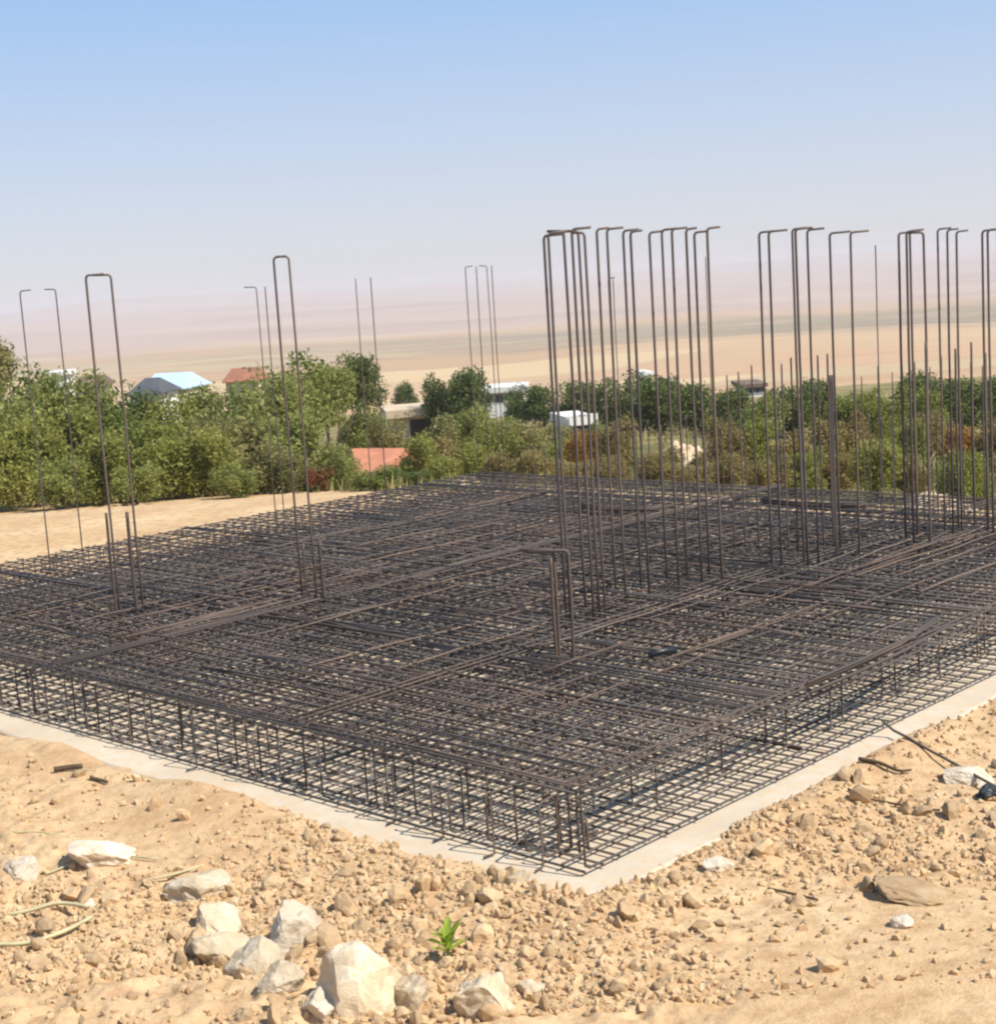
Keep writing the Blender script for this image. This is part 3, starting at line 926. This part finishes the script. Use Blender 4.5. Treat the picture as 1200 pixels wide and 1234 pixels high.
ground_line('stick', 'thin short dark stick beside the thicker one at left', [(110, 944), (120, 945), (130, 947)], .016, M_STICK, 'stick', group=G_SK)
ground_line('stick', 'dark tapering stick on the dirt below the right slab edge', [(1035, 927), (1060, 931), (1082, 937), (1098, 936)], .020, M_STICK, 'stick', group=G_SK, ends=True)
ground_line('wire', 'long thin curved wire lying on the dirt at right', [(1022, 962), (1045, 971), (1085, 974), (1110, 979), (1132, 980)], .010, M_STICK, 'wire')
ground_line('stick', 'short dark twig by the pale sunken rock', [(1085, 1083), (1102, 1081), (1120, 1083)], .012, M_STICK, 'stick', group=G_SK)
ground_line('stick', 'thin twig lying in the dirt near bottom centre right', [(925, 1077), (955, 1083), (985, 1092)], .010, M_STICK, 'stick', group=G_SK)
# dark hose from the mesh out to the right
M_HOSE = mat_plain('dark_hose', (0.12, 0.095, 0.07), 0.6, .15)
cp = []
for (x, y, z) in ((1062, 868, .16), (1076, 880, .075), (1092, 889, .06), (1112, 900, .055), (1140, 915, .05), (1172, 933, .05), (1225, 962, .05)):
    q = at_z(x, y, z); q.z = max(q.z, tz(q.x, q.y) + .016); cp.append(q)
loose_bar('cable', 'dark cable running from the mesh over the slab edge to the right', cp, .013, M_HOSE, 'cable')
# black plastic scrap
g = at_z(1192, 962, -.02)
pm = rock_mesh('plastic_scrap', 909, 3, M_DARK, 14, .8, .10)
o = obj('plastic_scrap', pm, None, (g.x, g.y, tz(g.x, g.y) + .05), (0, 0, .4), (.14, .11, .085))
tag(o, 'crumpled black plastic scrap at the right picture edge under the cable', 'scrap')

# ------------------------------------------------------------------ vegetation
def leaf_cloud(name, mat, n, lobes, leaf, seed, flat=1.0):
    """leaf-sized quads through a set of ellipsoid lobes (x, y, z, rx, ry, rz)"""
    g = np.random.default_rng(seed)
    vol = np.array([l[3] * l[4] * l[5] for l in lobes]) ** .7; vol /= vol.sum()
    idx = g.choice(len(lobes), n, p=vol)
    Lb = np.array(lobes)[idx]
    d = g.normal(size=(n, 3)); d /= np.linalg.norm(d, axis=1)[:, None]
    rad = g.uniform(.35, 1.0, n) ** .45
    # clumps: pull the leaves of each lobe towards twig ends
    c = Lb[:, :3] + d * rad[:, None] * Lb[:, 3:6]
    tw = g.normal(size=(len(lobes) * 16, 3)); tw /= np.linalg.norm(tw, axis=1)[:, None]
    tl = np.repeat(np.array(lobes), 16, 0)
    tp = tl[:, :3] + tw * tl[:, 3:6] * g.uniform(.8, 1.12, (len(tw), 1))
    near = idx * 16 + g.integers(0, 16, n)
    pull = g.uniform(0, .75, n)[:, None]
    c = c * (1 - pull) + (tp[near] + g.normal(size=(n, 3)) * leaf * 1.6) * pull
    a = g.normal(size=(n, 3)); a /= np.linalg.norm(a, axis=1)[:, None]
    t = g.normal(size=(n, 3)); b = np.cross(a, t); b /= np.linalg.norm(b, axis=1)[:, None]
    s = leaf * g.uniform(.6, 1.4, n)[:, None]
    V = np.stack([c - a * s, c + b * s * .45, c + a * s, c - b * s * .45], 1).reshape(-1, 3)
    V[:, 2] = np.maximum(V[:, 2] * flat, 0.0)
    F = np.arange(4 * n).reshape(-1, 4)
    return quads_mesh(name, V, F, mat)

def trunk_mesh(h, r, seed, nb=5, name='trunk'):
    rg = random.Random(seed); mb = MB()
    mb.add(tube([(0, 0, -.25), (rg.uniform(-.03, .03), .02, h * .4), (rg.uniform(-.06, .06), 0, h * .9)], [r, r * .75, r * .3], 6))
    for i in range(nb):
        an = rg.uniform(0, 6.28); z0 = h * rg.uniform(.25, .6); l = h * rg.uniform(.35, .55)
        mb.add(tube([(0, 0, z0), (math.cos(an) * l * .5, math.sin(an) * l * .5, z0 + l * .45), (math.cos(an) * l * .9, math.sin(an) * l * .9, z0 + l * .8)], [r * .5, r * .3, r * .1], 5))
    return mb.mesh(name, M_BARK, True)

VAR = {}
def tree_variant(col, shape, k):
    """unit-height crown meshes (height 1, width about 1)"""
    key = (col, shape, k)
    if key in VAR: return VAR[key]
    rg = random.Random(hash((shape, k, len(col))) % 9973 + 31 * k)
    lobes = []
    if shape == 'tree':
        for i in range(11):
            an = rg.uniform(0, 6.28); rr = rg.uniform(.05, .30)
            lobes.append((math.cos(an) * rr, math.sin(an) * rr, rg.uniform(.32, .76), rg.uniform(.17, .25), rg.uniform(.17, .25), rg.uniform(.16, .22)))
        lobes.append((0, 0, .55, .36, .36, .40)); lobes.append((0, 0, .25, .26, .26, .25))
        n, leaf = 5600, .022
    elif shape == 'bush':
        for i in range(11):
            an = rg.uniform(0, 6.28); rr = rg.uniform(.05, .34)
            lobes.append((math.cos(an) * rr, math.sin(an) * rr, rg.uniform(.22, .74), rg.uniform(.14, .22), rg.uniform(.14, .22), rg.uniform(.15, .25)))
        lobes.append((0, 0, .38, .38, .38, .36))
        n, leaf = 5400, .024
    else:  # shrub: low and loose
        for i in range(9):
            an = rg.uniform(0, 6.28); rr = rg.uniform(.0, .36)
            lobes.append((math.cos(an) * rr, math.sin(an) * rr, rg.uniform(.2, .66), rg.uniform(.10, .18), rg.uniform(.10, .18), rg.uniform(.18, .34)))
        n, leaf = 1900, .040
    VAR[key] = (leaf_cloud('crown', LEAF[col], n, lobes, leaf, 77 + 13 * k + len(VAR)), trunk_mesh(.7, .03 if shape != 'shrub' else .014, 5 + k))
    return VAR[key]

def plant(px, ytop, wpx, Y, col, shape, label, cat, group, name, k=None):
    T = at_y(px, ytop, Y)
    z = tz(T.x, T.y) - .05
    h = max(.5, T.z - z)
    w = wpx * Y / FPX
    cm, tm = tree_variant(col, shape, rng.randrange(3) if k is None else k)
    root = empty(name, (T.x, T.y, z), rng.uniform(0, 6.28), (w * 1.35, w * 1.35, h * 1.16))
    tag(root, label, cat, group)
    f = min(1.0, 1.12 * (w * 1.35) / (h * 1.16))      # tall trees keep a round crown on a longer trunk
    obj('crown', cm, root, (0, 0, 1 - f), None, (1, 1, f)); obj('trunk', tm, root, None, None, (1, 1, max(1.0, (1 - f + .5 * f) / .7)))
    return root

ORD = ['first', 'second', 'third', 'fourth', 'fifth', 'sixth', 'seventh', 'eighth', 'ninth', 'tenth', 'eleventh', 'twelfth', 'thirteenth', 'fourteenth', 'fifteenth', 'sixteenth']
def edge_y(px, v):
    d = ray(px, 560); q = C0.dot(VB) + v
    return q / (d.x * VB.x + d.y * VB.y) * d.y
def series(rows, tmpl, cat, group, name, shape, v=None):
    rows = sorted(rows)
    for i, (px, yt, w, Y, col) in enumerate(rows):
        if v is not None: Y = min(Y, edge_y(px, v + 1.5 * ((i * 7) % 5) / 4))
        plant(px, yt, w, Y, col, shape, tmpl.format(ORD[i]), cat, group, name)

# thicket at left: back row of trees, middle row, front row of bushes along the dirt
series([(-22, 408, 80, 46, 'olive'), (38, 450, 105, 46, 'green'), (95, 455, 105, 47, 'green'), (150, 470, 95, 46, 'dark'),
        (203, 478, 95, 46, 'lime'), (255, 472, 90, 47, 'green'), (318, 458, 105, 50, 'green')],
       'leafy tree in the back row of the left-hand thicket, {} from the left', 'tree', 'trees of the thicket at left', 'thicket_tree', 'tree')
series([(10, 475, 105, 42, 'green'), (75, 490, 100, 41.5, 'lime'), (128, 500, 90, 41, 'green'), (180, 505, 90, 41, 'lime'), (235, 500, 90, 41, 'olive'), (285, 488, 95, 43, 'olive'), (345, 495, 95, 43, 'green'), (398, 520, 60, 44, 'olive')],
       'bushy tree in the middle row of the left-hand thicket, {} from the left', 'tree', 'trees of the thicket at left', 'thicket_tree', 'bush')
series([(-15, 525, 100, 38.2, 'lime'), (36, 505, 80, 39.2, 'lime'), (72, 552, 70, 37.4, 'green'), (118, 520, 85, 38.6, 'lime'), (162, 560, 62, 37.4, 'green'), (196, 528, 80, 39.0, 'lime'),
        (246, 515, 78, 39.4, 'lime'), (284, 558, 58, 38.0, 'green'), (322, 530, 80, 39.6, 'olive'), (364, 552, 62, 39.2, 'olive')],
       'low bush at the foot of the left-hand thicket, {} from the left', 'bush', 'bushes along the dirt strip at left', 'thicket_bush', 'bush')
plant(352, 442, 92, 52, 'green', 'bush', 'large rounded green tree under the second hairpin', 'tree', None, 'round_tree', 0)
plant(392, 446, 70, 55, 'green', 'bush', 'rounded green tree between the largest one and the dark round one', 'tree', None, 'round_tree', 1)
plant(437, 442, 58, 62, 'dark', 'bush', 'dark round tree at the end of the left-hand thicket', 'tree', None, 'round_tree', 2)
plant(432, 500, 56, 56, 'green', 'bush', 'green bush at the foot of the dark round tree', 'bush', None, 'slope_bush')
plant(464, 516, 50, 54, 'olive', 'bush', 'olive bush directly behind the red roof', 'bush', None, 'slope_bush')
plant(386, 559, 34, 37.8, 'red', 'shrub', 'red-leaved shrub at the end of the dirt strip', 'shrub', None, 'red_shrub')
plant(408, 540, 44, 42, 'green', 'bush', 'green bush pressed against the side of the red roof', 'bush', None, 'roof_bush')
plant(452, 563, 70, 37, 'green', 'bush', 'low green bush in front of the red roof', 'bush', None, 'roof_bush')
plant(497, 570, 46, 36.5, 'dark', 'bush', 'darker low bush just past the corner of the red roof', 'bush', None, 'roof_bush')
# middle slope
plant(622, 475, 34, 112, 'dark', 'bush', 'small dark tree between the two long white sheds', 'tree', None, 'slope_tree')
plant(692, 513, 52, 63, 'olive', 'bush', 'olive bush growing right before the small white-walled house', 'bush', None, 'slope_bush')
plant(664, 505, 40, 66, 'olive', 'bush', 'olive bush hiding the left part of the small white-walled house', 'bush', None, 'slope_bush')
plant(716, 507, 36, 66, 'green', 'bush', 'green bush hiding the right part of the small white-walled house', 'bush', None, 'slope_bush')
plant(488, 464, 34, 118, 'dark', 'bush', 'small dark round tree behind the flat-roofed shed', 'tree', None, 'slope_tree')
plant(562, 446, 66, 88, 'dark', 'bush', 'big dark round tree right of the flat-roofed shed', 'tree', None, 'slope_tree')
plant(527, 459, 46, 90, 'dark', 'bush', 'smaller dark tree leaning on the big round tree', 'tree', None, 'slope_tree')
plant(537, 497, 70, 66, 'olive', 'bush', 'olive bush below the dark opening of the shed', 'bush', None, 'slope_bush')
plant(575, 492, 60, 62, 'green', 'bush', 'green bush directly below the big dark round tree', 'bush', None, 'slope_bush')
series([(500, 528, 58, 50, 'lime'), (548, 522, 64, 52, 'dry'), (590, 515, 62, 50, 'lime'), (632, 512, 58, 50, 'olive'), (535, 550, 50, 42, 'lime'), (600, 543, 56, 41, 'dry'), (575, 536, 50, 45, 'lime'), (640, 540, 54, 40, 'dry'), (672, 532, 50, 42, 'lime')],
       'yellowish shrub on the slope behind the far corner, {} from the left', 'shrub', 'yellow-green shrubs behind the far corner', 'slope_shrub', 'bush')
series([(652, 463, 58, 108, 'dark'), (700, 459, 62, 98, 'dark'), (748, 455, 76, 86, 'dark'), (795, 452, 84, 82, 'dark'), (842, 460, 76, 78, 'dark'), (884, 468, 62, 70, 'dark'), (915, 476, 58, 64, 'green'),
        (950, 466, 62, 66, 'dark'), (983, 457, 58, 68, 'dark'), (1026, 460, 66, 62, 'green'), (1062, 469, 56, 60, 'lime'), (1103, 449, 76, 64, 'dark'), (1122, 470, 50, 56, 'lime'), (1158, 457, 72, 62, 'dark'), (1196, 456, 58, 64, 'dark'), (1235, 462, 60, 62, 'dark')],
       'leafy tree in the green row beyond the tall bars, {} from the left', 'tree', 'row of trees beyond the far edge', 'row_tree', 'bush')
series([(700, 522, 44, 44, 'rust'), (740, 505, 52, 50, 'dry'), (752, 520, 40, 44, 'lime'), (800, 538, 54, 39, 'dry'), (846, 542, 50, 39, 'dry'), (868, 505, 52, 52, 'dry'), (905, 508, 56, 48, 'lime'), (950, 512, 54, 46, 'dry'),
        (1002, 505, 60, 50, 'dry'), (1025, 500, 50, 54, 'brown'), (1090, 508, 50, 46, 'lime'), (1118, 500, 46, 50, 'dry'), (1155, 515, 56, 42, 'rust'), (1195, 508, 50, 44, 'brown')],
       'dry shrub on the slope behind the far right edge, {} from the left', 'shrub', 'dry shrubs behind the far right edge', 'slope_shrub', 'bush', 20.5)
series([(690, 548, 52, 39, 'dry'), (735, 548, 50, 39, 'dry'), (785, 545, 56, 40, 'dry'), (835, 552, 52, 39, 'dry'), (880, 545, 54, 40, 'dry'), (925, 540, 52, 40, 'dry'), (965, 545, 50, 39, 'lime'),
        (1010, 542, 56, 39, 'dry'), (1055, 530, 62, 40, 'lime'), (1100, 545, 50, 38.5, 'dry'), (1150, 548, 50, 39, 'lime'), (1178, 545, 56, 38.5, 'lime'), (1220, 540, 56, 39, 'lime')],
       'low straw-coloured shrub along the far right edge, {} from the left', 'shrub', 'straw-coloured shrubs along the far right edge', 'edge_shrub', 'bush', 16.8)

def build_grass():
    g = np.random.default_rng(4)
    n = 30000
    Y = 34 + (g.uniform(0, 1, n) ** 1.6) * 55
    X = g.uniform(-.36, .36, n) * Y
    keep = (fbm(X / 5, Y / 5, 61, 3) + .35 > g.uniform(0, .8, n)) & ~((X < -2.5) & (Y < 39))
    X, Y = X[keep], Y[keep]; n = len(X)
    Z = terrain(X, Y)
    h = g.uniform(.14, .5, n); w = g.uniform(.02, .05, n)
    an = g.uniform(0, 6.28, n); lean = g.normal(0, .12, (n, 2))
    a = np.stack([X - w * np.cos(an), Y - w * np.sin(an), Z - .03], 1)
    b = np.stack([X + w * np.cos(an), Y + w * np.sin(an), Z - .03], 1)
    c = np.stack([X + lean[:, 0], Y + lean[:, 1], Z + h], 1)
    V = np.stack([a, b, c], 1).reshape(-1, 3)
    m = mat_leaf('dry_grass', [(0.13, 0.115, 0.035), (0.24, 0.19, 0.08), (0.36, 0.28, 0.14)], .3)
    o = obj('dry_grass', quads_mesh('dry_grass', V, np.arange(3 * n).reshape(-1, 3), m))
    tag(o, 'tufts of dry straw-coloured grass on the slope behind the slab', 'grass', kind='stuff')
build_grass()

# little weed among the clods
g = at_z(541, 1160, -.02); gz = tz(g.x, g.y)
wd = empty('weed', (g.x, g.y, gz + .03), 0.0, (1.5, 1.5, 1.5))
tag(wd, 'small bright green weed among the clods near the bottom edge', 'plant')
M_WEED = mat_leaf('weed_leaf', [(0.16, 0.24, 0.03), (0.25, 0.33, 0.05), (0.32, 0.38, 0.08)], .35)
lv = mesh_from('leaf', [(0, 0, 0), (.018, .03, .012), (.012, .07, .022), (0, .095, .014), (-.012, .07, .022), (-.018, .03, .012), (0, .05, .010)],
               [(0, 1, 6), (1, 2, 6), (2, 3, 6), (3, 4, 6), (4, 5, 6), (5, 0, 6)], M_WEED, True)
st = mesh_from('stem', *tube([(0, 0, -.02), (.004, 0, .04), (0, .004, .07)], .004, 5), M_WEED, True)
obj('stem', st, wd)
for i in range(16):
    obj('leaf', lv, wd, (0, 0, .01 + .07 * i / 16), (R(rng.uniform(15, 60)), 0, i * 2.4), (rng.uniform(.8, 1.3),) * 3)

# ------------------------------------------------------------------ buildings
M_RED = mat_plain('red_roof_tiles', (0.52, 0.215, 0.125), 0.8, .18, 2)
M_BLUE = mat_plain('blue_sheet_roof', (0.43, 0.56, 0.69), 0.7, .06, 1)
M_WHITE = mat_plain('white_plaster', (0.72, 0.70, 0.66), 0.85, .05, 1)
M_CREAM = mat_plain('cream_plaster', (0.58, 0.48, 0.32), 0.9, .08, 1)
M_SLATE = mat_plain('dark_roof', (0.07, 0.075, 0.085), 0.8, .15, 1)
M_RUSTR = mat_plain('rusty_roof', (0.30, 0.12, 0.065), 0.8, .2, 1)
M_BROWNR = mat_plain('brown_roof', (0.16, 0.10, 0.07), 0.85, .2, 1)
M_HOLE = mat_plain('shed_interior', (0.05, 0.035, 0.025), 0.95, .1, 1)
M_MUD = mat_plain('mud_roof', (0.55, 0.43, 0.29), 0.95, .12, 1)

def house(name, label, px, ytop, wpx, Y, depth, roof_h, m_wall, m_roof, rz=0.0, flat=False, opening=None, over=.35, windows=0, hip=0.0):
    """ytop: photo row of the ridge; the walls run down into the ground"""
    T = at_y(px, ytop, Y)
    gz = tz(T.x, T.y) - .3
    w = wpx * Y / FPX
    H = T.z - gz
    wh = max(1.0, H - roof_h)
    root = empty(name, (T.x, T.y, gz), rz)
    tag(root, label, 'building')
    hx, hy = w / 2 - over, depth / 2
    mb = MB(); mb.box(-hx, hx, -hy, hy, 0, wh)
    wall = obj('wall', mb.mesh('wall', m_wall), root)
    mb = MB()
    if flat:
        mb.box(-hx - over, hx + over, -hy - over, hy + over, wh + .003, wh + roof_h)
    else:
        X0, X1, y0, y1 = -hx - over, hx + over, -hy - over, hy + over
        t = .10; e = wh - .05
        r0, r1 = X0 + hip * w, X1 - hip * w
        v = [(X0, y0, e), (X1, y0, e), (X1, y1, e), (X0, y1, e), (r0, 0, H - t), (r1, 0, H - t)]
        v2 = [(a, b, c + t) for a, b, c in v]
        f = [(0, 4, 5, 1), (2, 5, 4, 3), (0, 3, 4), (1, 5, 2)]
        mb.add((v + v2, [(1, 0, 3, 2)] + [tuple(i + 6 for i in reversed(q)) for q in f] + [(0, 1, 7, 6), (1, 2, 8, 7), (2, 3, 9, 8), (3, 0, 6, 9)]))
    rf = obj('roof', mb.mesh('roof', m_roof), root)
    if opening:
        x0, x1, z0, z1 = opening
        mb = MB(); mb.box(x0 * w, x1 * w, -hy - .012, -hy + .3, z0 * wh, z1 * wh)
        obj('opening', mb.mesh('opening', M_HOLE), root)
    for i in range(windows):
        cx = -hx + (i + .5) * 2 * hx / windows
        mb = MB(); mb.box(cx - .5, cx + .5, -hy - .03, -hy + .05, wh * .62, wh * .62 + 1.0)
        wf = obj('window', mb.mesh('window', M_WHITE), root)
        mb = MB(); mb.box(cx - .42, cx + .42, -hy - .04, -hy - .02, wh * .62 + .08, wh * .62 + .92)
        obj('pane', mb.mesh('pane', M_SLATE), wf)
    return root

house('roofed_shed', 'low shed with sunlit red tiled roof sunk behind the bushes', 457, 540, 80, 52, 3.0, .72, M_CREAM, M_RED, R(-28), opening=(.1, .45, .1, .95))
house('flat_shed', 'flat-roofed mud shed with a dark open side on the slope', 490, 490, 58, 92, 4.0, .45, M_MUD, M_MUD, R(8), flat=True, opening=(-.02, .46, .05, .93))
house('white_shed', 'long low white shed, upper of two beside the big round tree', 608, 464, 56, 150, 5, .5, M_WHITE, M_WHITE, R(-4), flat=True, windows=4)
house('white_shed', 'long low white shed, lower one with small dark trees before it', 636, 484, 52, 120, 4, .4, M_CREAM, M_CREAM, R(5), flat=True)
house('white_house', 'small white-walled house among yellow shrubs under the tall cluster', 690, 499, 34, 76, 3.4, .4, M_WHITE, M_WHITE, R(12), flat=True, windows=2, over=.15)
house('blue_house', 'house with light blue sheet roof beyond the thicket', 209, 449, 60, 160, 7, 1.5, M_CREAM, M_BLUE, R(-10), hip=.12, windows=2)
house('dark_gable_house', 'white house with dark gabled roof left of the blue roof', 184, 455, 42, 150, 6, 1.4, M_WHITE, M_SLATE, R(-8), windows=1, hip=.28)
house('brown_house', 'small house with brown roof left of the dark gabled one', 112, 453, 40, 155, 6, .9, M_MUD, M_BROWNR, R(4), hip=.1)
house('pale_house', 'tiny pale house at the left above the thicket', 72, 447, 30, 210, 6, .5, M_WHITE, M_WHITE, R(4), flat=True)
house('rusty_house', 'house with rust-red roof and cream wall above the thicket', 296, 443, 42, 180, 6, 1.4, M_CREAM, M_RUSTR, R(-6), hip=.1, windows=2)
house('white_tower_house', 'small white house rising behind the row of dark trees', 776, 447, 12, 230, 6, .5, M_WHITE, M_WHITE, R(6), flat=True)
house('long_house', 'white house with thin brown flat roof beyond the dark row', 902, 460, 32, 170, 6, .4, M_WHITE, M_BROWNR, R(0), flat=True, windows=3)

# heaps of pale rubble at the crest
M_HEAP = mat_earth('pale_rubble', (0.42, 0.30, 0.18), (0.55, 0.42, 0.27), (0.68, 0.57, 0.42), 1.2)
def heap(label, px, py, wpx, hpx, Y, seed):
    T = at_y(px, py, Y)
    w = wpx * Y / FPX / 2; h = max(.25, T.z - tz(T.x, T.y))
    n = 44; V = []; F = []
    for i in range(n + 1):
        for j in range(n + 1):
            a, b = -1.15 + 2.3 * i / n, -1.15 + 2.3 * j / n
            q = max(0.0, 1 - (a * a + b * b)) 
            x, y = T.x + a * w, T.y + b * min(w, 2.2)
            z = h * (q ** .8) * (.75 + .5 * (fbm(np.array(a * 2.3), np.array(b * 2.3), seed, 3) + .3)) + .10 * q * float(vnoise(np.array(a * 13), np.array(b * 13), seed))
            V.append((a * w, b * min(w, 2.2), tz(x, y) - tz(T.x, T.y) - .12 + float(z)))
    for i in range(n):
        for j in range(n):
            k = i * (n + 1) + j
            F.append((k, k + n + 1, k + n + 2, k + 1))
    o = obj('rubble_heap', mesh_from('rubble_heap', V, F, M_HEAP, False), None, (T.x, T.y, tz(T.x, T.y)))
    tag(o, label, 'mound', 'heaps of pale earth beyond the mesh')
heap('long pale rubble heap behind the short wall starters', 824, 526, 112, 24, 43, 3)
heap('low pale dirt heap at the far right mesh edge', 1128, 585, 110, 16, edge_y(1128, 16.2), 5)
heap('small pale dirt heap at the far corner of the mesh', 560, 566, 52, 10, 36, 8)
